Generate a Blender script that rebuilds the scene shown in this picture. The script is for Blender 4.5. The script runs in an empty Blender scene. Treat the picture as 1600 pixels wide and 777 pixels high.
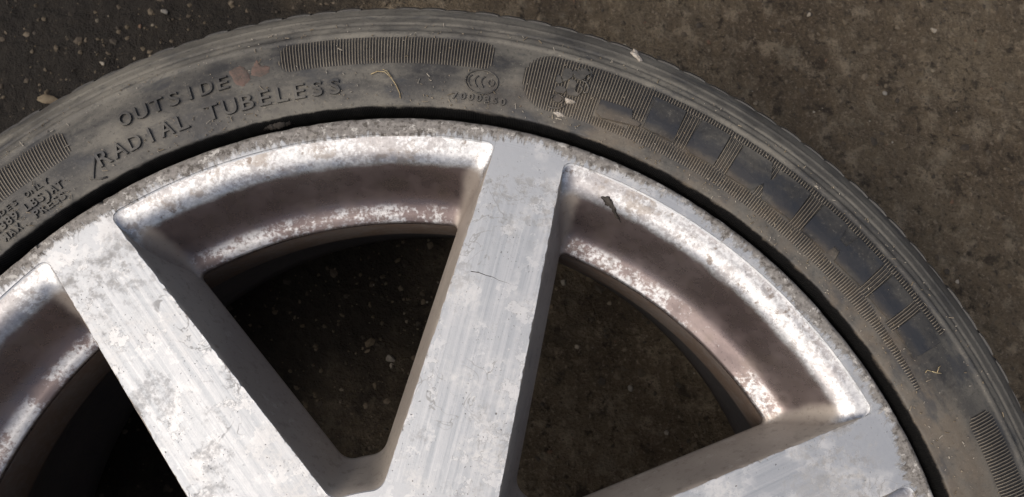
import bpy, bmesh, math, random
import numpy as np
from mathutils import Matrix, Vector

random.seed(7); RNG = np.random.RandomState(11)
S = bpy.context.scene
COL = S.collection
MM = 0.001
ZF = 0.2065                      # height of the wheel's face above the ground

# ------------------------------------------------------------------ camera
cam_d = bpy.data.cameras.new('camera'); cam = bpy.data.objects.new('camera', cam_d)
COL.objects.link(cam); S.camera = cam
cam_d.sensor_width = 36.0; cam_d.lens = 27.05; cam_d.clip_start = 0.01; cam_d.clip_end = 200
cam.matrix_world = Matrix.Translation((0.0428, 0.1276, 0.3414 + ZF)) @ Matrix.Rotation(0.16463, 4, 'X') @ Matrix.Rotation(-0.02379, 4, 'Y')
cam_d.dof.use_dof = True; cam_d.dof.focus_distance = 0.35; cam_d.dof.aperture_fstop = 20.0

# ------------------------------------------------------------------ sky, sun, exposure
SUN_EL, SUN_AZ = math.radians(54), math.radians(203)      # azimuth counted from +X
W = bpy.data.worlds.new('World'); S.world = W; W.use_nodes = True
wn = W.node_tree
sky = wn.nodes.new('ShaderNodeTexSky'); sky.sky_type = 'NISHITA'; sky.sun_disc = False
sky.sun_elevation = SUN_EL; sky.sun_rotation = math.pi / 2 - SUN_AZ
sky.air_density = 1.0; sky.dust_density = 8.0; sky.ozone_density = 0.6
bg = wn.nodes['Background']; bg.inputs['Strength'].default_value = 0.095
wn.links.new(sky.outputs[0], bg.inputs['Color'])
sd = bpy.data.lights.new('sun', 'SUN'); sd.energy = 1.2; sd.angle = math.radians(45); sd.color = (1.0, 0.985, 0.965)
so = bpy.data.objects.new('sun', sd); COL.objects.link(so)
sdir = Vector((math.cos(SUN_EL) * math.cos(SUN_AZ), math.cos(SUN_EL) * math.sin(SUN_AZ), math.sin(SUN_EL)))
so.rotation_euler = sdir.to_track_quat('Z', 'Y').to_euler(); so.location = sdir * 3
S.view_settings.view_transform = 'Standard'; S.view_settings.look = 'None'
S.view_settings.exposure = -0.06; S.view_settings.gamma = 1.0
S.view_settings.use_curve_mapping = False

# ------------------------------------------------------------------ node helper
class G:
    def __init__(s, name):
        s.m = bpy.data.materials.new(name); s.m.use_nodes = True
        s.nt = s.m.node_tree; s.b = s.nt.nodes['Principled BSDF']
        s.tc = s.nt.nodes.new('ShaderNodeTexCoord'); s.o = s.tc.outputs['Object']
    def _in(s, sock, v):
        if v is None: return
        if isinstance(v, bpy.types.NodeSocket): s.nt.links.new(v, sock)
        elif isinstance(v, (tuple, list)) and len(v) == 3 and sock.type == 'RGBA': sock.default_value = (*v, 1)
        else: sock.default_value = v
    def math(s, op, a, b=None, c=None):
        n = s.nt.nodes.new('ShaderNodeMath'); n.operation = op
        for i, v in enumerate((a, b, c)): s._in(n.inputs[i], v)
        return n.outputs[0]
    def clamp(s, a): n = s.nt.nodes.new('ShaderNodeClamp'); s._in(n.inputs[0], a); return n.outputs[0]
    def mul(s, *a):
        r = a[0]
        for b in a[1:]: r = s.math('MULTIPLY', r, b)
        return r
    def add(s, a, b): return s.math('ADD', a, b)
    def sub(s, a, b): return s.math('SUBTRACT', a, b)
    def mx(s, a, b): return s.math('MAXIMUM', a, b)
    def step(s, x, a, b):                        # smoothstep from a (0) to b (1)
        n = s.nt.nodes.new('ShaderNodeMapRange'); n.interpolation_type = 'SMOOTHSTEP'
        s._in(n.inputs[0], x)
        if a <= b: n.inputs[1].default_value = a; n.inputs[2].default_value = b; n.inputs[3].default_value = 0; n.inputs[4].default_value = 1
        else: n.inputs[1].default_value = b; n.inputs[2].default_value = a; n.inputs[3].default_value = 1; n.inputs[4].default_value = 0
        return n.outputs[0]
    def sep(s, v): n = s.nt.nodes.new('ShaderNodeSeparateXYZ'); s._in(n.inputs[0], v); return n.outputs
    def comb(s, x, y, z):
        n = s.nt.nodes.new('ShaderNodeCombineXYZ')
        for i, v in enumerate((x, y, z)): s._in(n.inputs[i], v)
        return n.outputs[0]
    def vmul(s, v, k):
        n = s.nt.nodes.new('ShaderNodeVectorMath'); n.operation = 'MULTIPLY'; s._in(n.inputs[0], v); s._in(n.inputs[1], k); return n.outputs[0]
    def vadd(s, v, k):
        n = s.nt.nodes.new('ShaderNodeVectorMath'); n.operation = 'ADD'; s._in(n.inputs[0], v); s._in(n.inputs[1], k); return n.outputs[0]
    def noise(s, v, scale, detail=4, rough=0.55, dist=0.0, color=False):
        n = s.nt.nodes.new('ShaderNodeTexNoise'); s._in(n.inputs['Vector'], v)
        n.inputs['Scale'].default_value = scale; n.inputs['Detail'].default_value = detail
        n.inputs['Roughness'].default_value = rough; n.inputs['Distortion'].default_value = dist
        return n.outputs[1 if color else 0]
    def voro(s, v, scale, feat='F1', out=0):
        n = s.nt.nodes.new('ShaderNodeTexVoronoi'); n.feature = feat; s._in(n.inputs['Vector'], v); n.inputs['Scale'].default_value = scale
        return n.outputs[out]
    def mix(s, f, a, b):
        n = s.nt.nodes.new('ShaderNodeMix'); n.data_type = 'RGBA'
        s._in(n.inputs[0], f); s._in(n.inputs[6], a); s._in(n.inputs[7], b); return n.outputs[2]
    def fmix(s, f, a, b):
        n = s.nt.nodes.new('ShaderNodeMix'); n.data_type = 'FLOAT'
        s._in(n.inputs[0], f); s._in(n.inputs[2], a); s._in(n.inputs[3], b); return n.outputs[0]
    def bump(s, h, dist, strength=1.0, normal=None):
        n = s.nt.nodes.new('ShaderNodeBump'); s._in(n.inputs['Height'], h); n.inputs['Distance'].default_value = dist
        n.inputs['Strength'].default_value = strength
        if normal is not None: s._in(n.inputs['Normal'], normal)
        return n.outputs[0]
    def pos(s): return s.nt.nodes.new('ShaderNodeNewGeometry').outputs['Position']
    def rand(s):
        n = s.nt.nodes.new('ShaderNodeObjectInfo'); return n.outputs['Random']
    def attr(s, name):
        n = s.nt.nodes.new('ShaderNodeAttribute'); n.attribute_name = name; return n.outputs
    def out(s, color=None, rough=None, metal=None, normal=None, spec=None):
        s._in(s.b.inputs['Base Color'], color); s._in(s.b.inputs['Roughness'], rough)
        s._in(s.b.inputs['Metallic'], metal); s._in(s.b.inputs['Normal'], normal)
        s._in(s.b.inputs['Specular IOR Level'], spec)
        return s.m
    def polar(s):
        x, y, z = s.sep(s.o)
        r = s.math('SQRT', s.add(s.mul(x, x), s.mul(y, y)))
        return r, s.math('ARCTAN2', y, x), z

NS = 7; STEP = 2 * math.pi / NS; PH0 = math.radians(75.43)      # seven spokes, first one at 75 degrees
# ------------------------------------------------------------------ materials
def face_common(g, v, edge, brush):
    """machined aluminium with oxide bloom, filiform corrosion lines, specks and edge grime; v = metres"""
    big = g.noise(v, 34, 5, 0.6)
    ox = g.step(big, 0.47, 0.66)
    fine = g.noise(v, 420, 5, 0.7)
    base = g.mix(brush, (0.41, 0.443, 0.475), (0.70, 0.71, 0.722))
    base = g.mix(g.mul(ox, g.step(fine, 0.3, 0.62)), base, (0.76, 0.76, 0.75))
    # worm-like corrosion lines
    w1 = g.noise(v, 62, 3, 0.55, 1.2)
    line = g.step(g.math('ABSOLUTE', g.sub(w1, 0.52)), 0.016, 0.003)
    wm = g.step(g.noise(g.vadd(v, (3.1, 1.7, 0)), 26, 2, 0.5), 0.53, 0.62)
    line = g.mul(line, wm)
    fl = g.noise(g.vadd(v, (1.3, 4.4, 0)), 75, 6, 0.7)
    rim_ = g.mul(g.step(g.math('ABSOLUTE', g.sub(fl, 0.545)), 0.010, 0.004), g.step(big, 0.42, 0.52), g.step(g.noise(v, 45, 2, 0.5), 0.50, 0.56))
    line = g.clamp(g.add(line, g.mul(rim_, 0.7)))
    # dark pits
    pit = g.mul(g.step(g.noise(v, 900, 2, 0.5), 0.66, 0.73), g.step(g.noise(v, 70, 3, 0.6), 0.42, 0.62))
    # stain clouds
    st = g.mul(g.step(g.noise(g.vadd(v, (7.7, 0, 0)), 30, 8, 0.72), 0.54, 0.60), g.step(fine, 0.34, 0.56))
    chalk = g.mul(g.step(g.noise(g.vadd(v, (1.3, 4.4, 0)), 75, 6, 0.7), 0.545, 0.56), g.step(big, 0.40, 0.52))
    base = g.mix(g.mul(chalk, 0.65), base, (0.74, 0.745, 0.745))
    col = g.mix(g.mul(st, 0.42), base, (0.36, 0.355, 0.345))
    col = g.mix(g.mul(line, 0.75), col, (0.36, 0.36, 0.355))
    col = g.mix(g.mul(pit, 0.85), col, (0.10, 0.09, 0.08))
    col = g.mix(g.mul(edge, 0.9), col, g.mix(g.step(fine, 0.38, 0.62), (0.17, 0.15, 0.128), (0.31, 0.285, 0.25)))
    nonmetal = g.clamp(g.add(g.mul(edge, 0.85), g.add(g.mul(line, 0.5), g.add(g.mul(st, 0.35), g.mul(ox, 0.3)))))
    metal = g.sub(0.60, g.mul(nonmetal, 0.55))
    rough = g.clamp(g.add(g.add(0.43, g.mul(fine, 0.20)), g.mul(nonmetal, 0.3)))
    h = g.add(g.add(g.mul(fine, 0.5), g.mul(brush, 0.5)), g.sub(g.mul(edge, -0.8), g.mul(pit, 1.0)))
    return col, rough, metal, g.bump(h, 0.00016, 0.7)

def mat_spoke_face():
    g = G('machined_spoke')
    rnd = g.mul(g.rand(), 37.0)
    x, y, z = g.sep(g.o)
    lv = g.comb(g.add(x, rnd), g.add(y, g.mul(rnd, 0.37)), 0.0)
    v = g.vmul(g.pos(), (1, 1, 0))
    n1 = g.noise(g.vmul(lv, (9, 420, 1)), 1.0, 4, 0.6)
    n2 = g.noise(g.vmul(lv, (30, 1500, 1)), 1.0, 2, 0.6)
    brush = g.clamp(g.add(g.mul(g.step(n1, 0.25, 0.78), 0.6), g.mul(n2, 0.35)))
    brush = g.fmix(g.step(x, 0.200, 0.228), brush, 0.5)
    hw = g.add(0.0163, g.mul(g.sub(0.233, x), 0.0535))
    e = g.sub(hw, g.math('ABSOLUTE', y))
    en = g.noise(v, 330, 4, 0.65); en2 = g.noise(v, 60, 3, 0.6)
    edge = g.step(g.add(e, g.mul(g.sub(g.add(g.mul(en, 0.6), g.mul(en2, 0.9)), 0.86), -0.0110)), 0.0008, -0.0002)
    # worn outer end, grubbier
    end = g.mul(g.step(x, 0.185, 0.215), g.step(x, 0.231, 0.222), g.step(g.noise(v, 170, 5, 0.7), 0.48, 0.62))
    edge = g.clamp(g.mx(g.mul(edge, 0.8), g.mul(end, 0.45)))
    return g.out(*face_common(g, v, edge, brush))

def mat_ring_face():
    g = G('machined_rim_edge')
    r, th, z = g.polar()
    v = g.o
    pv = g.comb(g.mul(r, 210), g.mul(th, 105), 0.0)
    s1 = g.noise(pv, 1.0, 5, 0.66); s2 = g.add(g.mul(g.noise(g.vmul(v, (1, 1, 0)), 26, 4, 0.6), 0.5), g.mul(g.noise(g.vmul(v, (1, 1, 0)), 8, 3, 0.5), 0.5))
    brush = g.fmix(g.step(r, 0.234, 0.241), 0.5, g.noise(g.comb(g.mul(r, 1600), g.mul(th, 12), 0), 1.0, 3, 0.6))
    k = g.add(r, g.mul(g.sub(g.add(g.mul(s1, 0.9), g.mul(s2, 2.2)), 1.55), 0.0170))
    edge = g.mul(g.step(k, 0.2364, 0.2396), g.step(r, 0.22, 0.236))
    c, ro, me, nm = face_common(g, g.vmul(v, (1, 1, 0)), g.mul(edge, 0.95), brush)
    d = g.mul(edge, g.step(g.noise(v, 300, 5, 0.7), 0.5, 0.62))
    c = g.mix(g.mul(d, 0.8), c, (0.085, 0.074, 0.062))
    c = g.mix(g.mul(edge, g.step(g.noise(g.vadd(v, (2, 2, 0)), 190, 5, 0.7), 0.56, 0.64)), c, (0.62, 0.60, 0.56))
    return g.out(c, ro, me, nm)

def mat_wall(name='pocket_wall', spoke=False):
    g = G(name)
    v = g.pos()
    fine = g.noise(v, 520, 5, 0.7); mid = g.noise(v, 70, 5, 0.62); big = g.noise(v, 18, 3, 0.5)
    # dusty cast side faces of the spokes
    cs_ = g.mix(g.step(big, 0.36, 0.66), (0.345, 0.305, 0.265), (0.44, 0.395, 0.34))
    cs_ = g.mix(g.mul(g.step(g.noise(g.vadd(v, (3, 1, 2)), 230, 6, 0.72), 0.52, 0.66), 0.40), cs_, (0.17, 0.145, 0.12))
    cs_ = g.mix(g.mul(g.step(g.noise(g.vadd(v, (6, 1, 2)), 110, 7, 0.75), 0.57, 0.66), 0.35), cs_, (0.56, 0.53, 0.48))
    if spoke:
        c, metal, rough = cs_, 0.14, g.add(0.44, g.mul(fine, 0.2))
    else:
        r, th, zz = g.polar()
        paint = g.mix(g.step(big, 0.35, 0.65), (0.200, 0.160, 0.156), (0.275, 0.230, 0.222))  # brown paint, with the steep band's dark reflection put into the tone
        c = g.mix(g.mul(g.step(mid, 0.45, 0.68), 0.55), paint, (0.20, 0.165, 0.145))
        # ragged scuffs, plus bright sky reflections painted on the upper slope and lower ledge
        rag = g.mul(g.sub(g.noise(v, 85, 6, 0.7), 0.5), 0.0055)
        up = g.step(g.add(zz, rag), ZF - 0.0075, ZF - 0.0050)
        lo = g.mul(g.step(zz, ZF - 0.0270, ZF - 0.0292), g.step(zz, ZF - 0.0325, ZF - 0.0315))
        sc = g.step(g.add(g.mul(fine, 0.40), g.mul(g.noise(v, 38, 6, 0.68), 0.80)), 0.555, 0.655)
        bare = g.clamp(g.add(g.mul(up, g.add(0.60, g.mul(sc, 0.40))), g.mul(lo, sc, 0.85)))
        c = g.mix(bare, c, g.mix(g.step(fine, 0.35, 0.65), (0.50, 0.51, 0.52), (0.70, 0.71, 0.72)))
        c = g.mix(g.mul(up, g.step(g.noise(v, 60, 7, 0.72), 0.54, 0.62), 0.75), c, (0.30, 0.265, 0.235))
        c = g.mix(g.mul(up, g.step(g.noise(g.vadd(v, (4, 4, 0)), 130, 6, 0.7), 0.58, 0.66), 0.8), c, (0.22, 0.18, 0.15))
        t = g.math('DIVIDE', g.sub(th, PH0), STEP)
        fr = g.mul(g.sub(t, g.math('ROUND', t)), STEP)
        dist = g.sub(g.math('ABSOLUTE', g.mul(r, g.math('SINE', fr))), g.add(0.0163, g.mul(g.sub(0.233, r), 0.0535)))
        near_spoke = g.mul(g.step(g.add(dist, g.mul(g.sub(mid, 0.5), 0.006)), 0.0125, 0.0070), 0.8, g.step(zz, ZF - 0.003, ZF - 0.007))
        c = g.mix(near_spoke, c, cs_)
        metal = g.fmix(near_spoke, g.add(0.76, g.mul(bare, 0.12)), 0.14)
        ro = g.add(g.fmix(bare, 0.25, 0.30), g.mul(g.step(g.noise(v, 95, 5, 0.65), 0.4, 0.65), 0.18))
        rough = g.fmix(near_spoke, g.add(ro, g.mul(lo, 0.12)), 0.5)
    pit = g.step(g.noise(v, 1100, 2, 0.5), 0.69, 0.75)
    c = g.mix(g.mul(pit, 0.7), c, (0.07, 0.055, 0.045))
    return g.out(c, rough, metal, g.bump(g.add(g.sub(fine, pit), g.mul(mid, 1.2)), 0.00014, 0.4))

def mat_barrel():
    g = G('barrel_paint')
    fine = g.noise(g.o, 300, 5, 0.65); mid = g.noise(g.o, 40, 4, 0.6)
    x, y, z = g.sep(g.o)
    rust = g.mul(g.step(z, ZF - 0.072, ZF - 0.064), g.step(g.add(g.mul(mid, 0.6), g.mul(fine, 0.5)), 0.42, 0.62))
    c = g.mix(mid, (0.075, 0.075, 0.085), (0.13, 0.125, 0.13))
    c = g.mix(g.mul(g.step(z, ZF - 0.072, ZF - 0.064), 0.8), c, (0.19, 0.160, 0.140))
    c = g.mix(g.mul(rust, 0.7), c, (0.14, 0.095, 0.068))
    return g.out(c, g.add(0.42, g.mul(fine, 0.25)), 0.25, g.bump(fine, 0.0002, 0.5))

def rubber_nodes(g, dusty=1.0):
    r, th, z = g.polar()
    v = g.o
    # dust follows the sidewall round: stretched along the circumference
    pv = g.comb(g.mul(r, 90), g.mul(th, 9), g.mul(z, 60))
    band = g.noise(pv, 1.0, 5, 0.6)
    cloud = g.noise(v, 21, 5, 0.6); fine = g.noise(v, 620, 5, 0.7); mid = g.noise(v, 110, 5, 0.65)
    d = g.clamp(g.add(g.mul(g.step(band, 0.36, 0.66), 0.65), g.add(g.mul(g.step(cloud, 0.35, 0.7), 0.45), g.mul(g.step(r, 0.283, 0.291), 0.22))))
    clean = g.step(g.add(r, g.mul(g.sub(mid, 0.5), 0.002)), 0.2505, 0.2497)                                  # bead groove stays black
    clean = g.mx(clean, g.mul(g.step(z, ZF + 0.0016, ZF + 0.0002), g.step(r, 0.2535, 0.2525)))
    d = g.mul(d, g.sub(1.0, g.mul(clean, 0.96)), g.add(0.62, g.mul(g.step(g.add(th, g.mul(cloud, 0.5)), 0.75, 1.45), 0.38)), dusty)
    c = g.mix(clean, g.mix(d, (0.032, 0.032, 0.033), (0.200, 0.187, 0.157)), (0.008, 0.008, 0.008))
    sp_ = g.mul(g.step(fine, 0.56, 0.70), g.sub(1.0, clean))
    c = g.mix(g.mul(sp_, 0.35), c, (0.27, 0.25, 0.21))
    c = g.mix(g.mul(g.step(fine, 0.46, 0.34), 0.45), c, (0.020, 0.019, 0.018))
    # brown soil rubbed into the lower sidewall towards the maker's name
    br = g.mul(g.step(th, 1.62, 1.15), g.step(r, 0.275, 0.262), g.step(g.add(g.mul(mid, 0.5), g.mul(cloud, 0.5)), 0.40, 0.62), g.sub(1.0, clean))
    c = g.mix(g.mul(br, 0.6), c, (0.150, 0.118, 0.084))
    blue = g.mul(g.step(g.noise(g.vadd(pv, (4, 9, 0)), 1.3, 4, 0.6), 0.55, 0.70), g.sub(1.0, clean))
    c = g.mix(g.mul(blue, 0.65), c, (0.036, 0.040, 0.047))
    gr = g.mul(g.step(g.noise(v, 1500, 2, 0.5), 0.685, 0.74), g.step(mid, 0.4, 0.6), g.sub(1.0, clean))
    c = g.mix(g.mul(gr, 0.6), c, (0.36, 0.32, 0.26))
    ro = g.add(g.fmix(d, 0.40, 0.62), g.mul(fine, 0.12))
    return c, ro, fine, mid, r, th

def mat_rubber():
    g = G('tyre_rubber')
    c, ro, fine, mid, r, th = rubber_nodes(g)
    ribs = g.mul(g.math('SINE', g.mul(th, 1960)), g.step(r, 0.2502, 0.2497))
    h = g.add(g.add(g.mul(fine, 0.5), g.mul(mid, 0.6)), g.mul(ribs, 0.35))
    gro = g.step(r, 0.2508, 0.2498)                                    # matt, unpolished rubber down in the bead groove
    return g.out(c, g.fmix(gro, ro, 0.8), 0.0, g.bump(h, 0.0004, 0.6), g.fmix(gro, 0.5, 0.12))

def mat_relief():
    g = G('tyre_relief')
    c, ro, fine, mid, r, th = rubber_nodes(g, 0.62)
    return g.out(c, ro, 0.0, g.bump(g.add(g.mul(fine, 0.5), g.mul(mid, 0.5)), 0.0002, 0.6), 0.5)

def mat_letter():
    g = G('tyre_letter')
    c, ro, fine, mid, r, th = rubber_nodes(g, 0.55)
    k = g.mul(g.step(g.add(r, g.mul(g.sub(mid, 0.5), 0.012)), 0.2755, 0.2705), g.step(g.add(r, g.mul(g.sub(mid, 0.5), 0.010)), 0.2640, 0.2675))
    c = g.mix(g.mul(k, 0.75), c, (0.028, 0.032, 0.040))
    return g.out(c, ro, 0.0, g.bump(g.add(g.mul(fine, 0.5), g.mul(mid, 0.5)), 0.0002, 0.5), 0.5)

def mat_rib(gap=False):
    g = G('tyre_rib_gaps' if gap else 'tyre_ribs')
    c, ro, fine, mid, r, th = rubber_nodes(g, 0.22 if gap else 1.0)
    if not gap: c = g.mix(0.5, c, (0.31, 0.265, 0.20))
    else: c = g.mix(0.4, c, (0.02, 0.018, 0.016))
    return g.out(c, ro, 0.0, g.bump(fine, 0.0002, 0.6), 0.4)

def mat_ground():
    g = G('packed_soil')
    v = g.o
    a = g.noise(v, 9, 6, 0.62); b = g.noise(v, 60, 6, 0.66); c3 = g.noise(v, 430, 5, 0.7)
    shade_noise = g.noise(g.vadd(v, (5.3, 2.2, 0)), 3.1, 4, 0.55)
    c = g.mix(g.step(a, 0.30, 0.70), (0.080, 0.061, 0.041), (0.138, 0.111, 0.076))
    c = g.mix(g.mul(g.step(b, 0.50, 0.68), 0.7), c, (0.235, 0.195, 0.142))
    c = g.mix(g.mul(g.step(g.noise(v, 130, 5, 0.65), 0.44, 0.32), 0.85), c, (0.022, 0.017, 0.012))
    c = g.mix(g.mul(g.step(c3, 0.54, 0.70), 0.7), c, (0.27, 0.225, 0.17))
    c = g.mix(g.mul(g.step(c3, 0.46, 0.34), 0.6), c, (0.03, 0.024, 0.018))
    m4 = g.noise(g.vadd(v, (1, 8, 0)), 36, 6, 0.68)
    c = g.mix(g.mul(g.step(m4, 0.44, 0.34), 0.8), c, (0.026, 0.021, 0.016))
    c = g.mix(g.mul(g.step(m4, 0.57, 0.68), 0.5), c, (0.19, 0.165, 0.125))
    x, y, z = g.sep(v)
    # dark soil patch, ragged outline; shade under the wheel's left half is painted in
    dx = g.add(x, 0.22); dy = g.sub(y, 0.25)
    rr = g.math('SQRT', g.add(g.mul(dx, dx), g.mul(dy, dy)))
    dk = g.mul(g.step(g.add(rr, g.mul(g.sub(g.add(shade_noise, g.mul(a, 0.6)), 0.8), 0.42)), 0.33, 0.18), 0.92)
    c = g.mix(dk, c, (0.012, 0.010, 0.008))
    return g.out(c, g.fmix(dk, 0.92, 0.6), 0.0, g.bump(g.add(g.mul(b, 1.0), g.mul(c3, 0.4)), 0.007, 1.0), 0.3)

def mat_tint(name, rough=0.8):
    g = G(name); col = g.attr('tint')[0]
    n = g.noise(g.o, 500, 3, 0.6)
    return g.out(g.mix(g.mul(n, 0.5), col, (0.06, 0.05, 0.035)), rough, 0.0, g.bump(n, 0.0003, 0.5), 0.3)

def mat_plain(name, c1, c2, scale=300, rough=0.75, bump=0.0003):
    g = G(name); n = g.noise(g.o, scale, 5, 0.65)
    return g.out(g.mix(g.step(n, 0.3, 0.7), c1, c2), rough, 0.0, g.bump(n, bump, 0.7), 0.3)

M = dict(spoke=mat_spoke_face(), ring=mat_ring_face(), wall=mat_wall(), swall=mat_wall('spoke_side', True), barrel=mat_barrel(),
         rubber=mat_rubber(), relief=mat_relief(), rib=mat_rib(), ribgap=mat_rib(True), letter=mat_letter(), ground=mat_ground(), tint=mat_tint('gravel'),
         straw=mat_plain('dry_straw', (0.50, 0.42, 0.26), (0.30, 0.23, 0.13)),
         mud=mat_plain('red_clay', (0.175, 0.120, 0.100), (0.11, 0.092, 0.080), 260, 0.85, 0.0006),
         chalk=mat_plain('pale_crust', (0.60, 0.56, 0.50), (0.35, 0.31, 0.26), 400, 0.85, 0.0005),
         leaf=mat_plain('dead_leaf', (0.20, 0.165, 0.11), (0.12, 0.09, 0.06), 200),
         pale=mat_plain('pale_stone', (0.33, 0.295, 0.24), (0.20, 0.175, 0.135)),
         grey=mat_plain('grey_stone', (0.24, 0.225, 0.20), (0.15, 0.14, 0.12)),
         red=mat_plain('red_stone', (0.26, 0.14, 0.085), (0.17, 0.10, 0.07)),
         peel=mat_plain('torn_rubber', (0.030, 0.027, 0.024), (0.075, 0.065, 0.055), 250, 0.6))

# ------------------------------------------------------------------ object helpers
def obj(name, verts, faces, mats, parent=None, smooth=True, midx=None, loc=None, rotz=0.0):
    me = bpy.data.meshes.new(name); me.from_pydata([tuple(map(float, v)) for v in verts], [], [tuple(map(int, f)) for f in faces])
    for m in (mats if isinstance(mats, (list, tuple)) else [mats]): me.materials.append(m)
    sm = np.full(len(me.polygons), True) if smooth is True else (np.zeros(len(me.polygons), bool) if smooth is False else np.array(smooth, bool))
    me.polygons.foreach_set('use_smooth', sm)
    if midx is not None: me.polygons.foreach_set('material_index', np.array(midx, dtype=np.int32))
    me.update()
    o = bpy.data.objects.new(name, me); COL.objects.link(o)
    if parent: o.parent = parent
    if loc: o.location = loc
    o.rotation_euler.z = rotz
    return o
def tag(o, label=None, cat=None, group=None, kind=None):
    for k, v in (('label', label), ('category', cat), ('group', group), ('kind', kind)):
        if v: o[k] = v
    return o
TAB = {}
def vnoise(x, y, seed, cell):
    """smooth value noise on arrays, about -1..1"""
    if seed not in TAB: TAB[seed] = np.random.RandomState(seed).rand(256, 256) * 2 - 1
    T = TAB[seed]
    u = x / cell; v = y / cell; i = np.floor(u).astype(int); j = np.floor(v).astype(int)
    fu = u - i; fv = v - j; fu = fu * fu * (3 - 2 * fu); fv = fv * fv * (3 - 2 * fv)
    a = T[i % 256, j % 256]; b = T[(i + 1) % 256, j % 256]; c = T[i % 256, (j + 1) % 256]; d = T[(i + 1) % 256, (j + 1) % 256]
    return (a * (1 - fu) + b * fu) * (1 - fv) + (c * (1 - fu) + d * fu) * fv
def ground_z(x, y):
    x = np.asarray(x, float); y = np.asarray(y, float)
    return (0.0022 * vnoise(x, y, 1, 0.11) + 0.0013 * vnoise(x, y, 2, 0.034) + 0.0009 * vnoise(x, y, 3, 0.013) + 0.0007 * (1 - 2 * np.abs(vnoise(x, y, 4, 0.0075))) + 0.0006 * vnoise(x, y, 5, 0.0042)) - 0.003

# ------------------------------------------------------------------ ground
def axis(lo, hi, step, far):
    a = list(np.arange(lo, hi + 1e-9, step)); s = step
    while a[-1] < far: s *= 1.35; a.append(a[-1] + s)
    s = step
    while a[0] > -far: s *= 1.35; a.insert(0, a[0] - s)
    return np.array(a)
gx = axis(-0.40, 0.52, 0.0018, 25); gy = axis(0.0, 0.48, 0.0018, 25)
X, Y = np.meshgrid(gx, gy); Z = ground_z(X, Y); nx, ny = len(gx), len(gy)
idx = np.arange(nx * ny).reshape(ny, nx)
F = np.stack([idx[:-1, :-1], idx[:-1, 1:], idx[1:, 1:], idx[1:, :-1]], -1).reshape(-1, 4)
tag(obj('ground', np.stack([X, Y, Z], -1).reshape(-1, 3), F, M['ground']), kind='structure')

# ------------------------------------------------------------------ wheel root
wheel = bpy.data.objects.new('car_wheel', None); COL.objects.link(wheel); wheel.empty_display_size = 0.05
tag(wheel, 'corroded silver seven-spoke alloy wheel with worn low-profile tyre lying flat on soil', 'wheel')

# ------------------------------------------------------------------ alloy rim
def hw(p): return 16.3 + (233 - p) * 0.0535
# z, r_out, inset, r_in, rc_out, rc_in   (mm)
LV = [(0, 237.8, 0, 80, 5.5, 5), (-.25, 237.5, .1, 80.1, 5.5, 5), (-.55, 236.8, .3, 80.4, 5.7, 5), (-1.2, 233.8, .6, 81, 6.2, 5.2), (-2.3, 230.2, .95, 81.8, 6.8, 5.5),
      (-4.1, 227.0, 1.4, 82.7, 7.6, 6), (-6.4, 225.0, 2.0, 83.6, 8.4, 6), (-10.5, 222.6, 2.9, 84.9, 9, 6.2), (-16.0, 219.6, 4.2, 86.6, 9.4, 6.4), (-21.5, 216.6, 5.5, 88.4, 9.2, 6.4),
      (-26.0, 213.6, 6.5, 89.8, 8.4, 6.4), (-28.4, 210.4, 7.0, 90.9, 7.0, 6.2), (-29.8, 206.6, 7.3, 91.6, 5.2, 6), (-30.7, 203.4, 7.5, 92, 3.6, 6), (-31.6, 202.5, 7.7, 92.4, 3.2, 6),
      (-34.0, 202.4, 7.8, 92.6, 3.2, 6), (-48, 209, 4, 88, 3.2, 6)]
NSIDE, NC, NA, NI = 120, 8, 48, 6
A7 = math.pi / NS
def side_pt(p, d):
    a = (math.cos(A7), math.sin(A7)); n = (-math.sin(A7), math.cos(A7)); k = hw(p) + d
    return np.array((p * a[0] - k * n[0], p * a[1] - k * n[1]))
def solve(R, d):
    lo, hi = 20.0, 300.0
    for _ in range(50):
        m = (lo + hi) / 2
        if np.hypot(*side_pt(m, d)) < R: lo = m
        else: hi = m
    return lo
def level(lv):
    z, ro, d, ri, rco, rci = lv
    po, pi_ = solve(ro, d), solve(ri, d)
    rho = np.linspace(pi_ + rci, po - rco, NSIDE)
    C = side_pt(po, d); tc = math.atan2(C[1], C[0]); ta = tc - rco / ro
    A = side_pt(po - rco, d); B = np.array((ro * math.cos(ta), ro * math.sin(ta)))
    t = np.linspace(0, 1, NC + 2)[:, None]
    bz = (1 - t) ** 2 * A + 2 * t * (1 - t) * C + t * t * B
    an = np.linspace(ta, -ta, NA)
    arc = np.stack([ro * np.cos(an), ro * np.sin(an)], 1)
    outer = np.concatenate([bz[:-1], arc, (bz[:-1] * (1, -1))[::-1]])      # from + side end to - side end
    Ci = side_pt(pi_, d); ti = math.atan2(Ci[1], Ci[0]); tb = ti * max(0.15, 1 - rci / (ri * ti)) if ti > 0 else 0
    Ai = side_pt(pi_ + rci, d); Bi = np.array((ri * math.cos(tb), ri * math.sin(tb)))
    bi = (1 - t) ** 2 * Ai + 2 * t * (1 - t) * Ci + t * t * Bi
    an = np.linspace(tb, -tb, NI)[1:-1]
    arci = np.stack([ri * np.cos(an), ri * np.sin(an)], 1)
    inner = np.concatenate([bi, arci, (bi * (1, -1))[::-1]])
    return rho, outer, inner
LEV = [level(l) for l in LV]
NL = len(LV)
def rot(P, a): c, s = math.cos(a), math.sin(a); return np.stack([P[:, 0] * c - P[:, 1] * s, P[:, 0] * s + P[:, 1] * c], 1)

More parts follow.
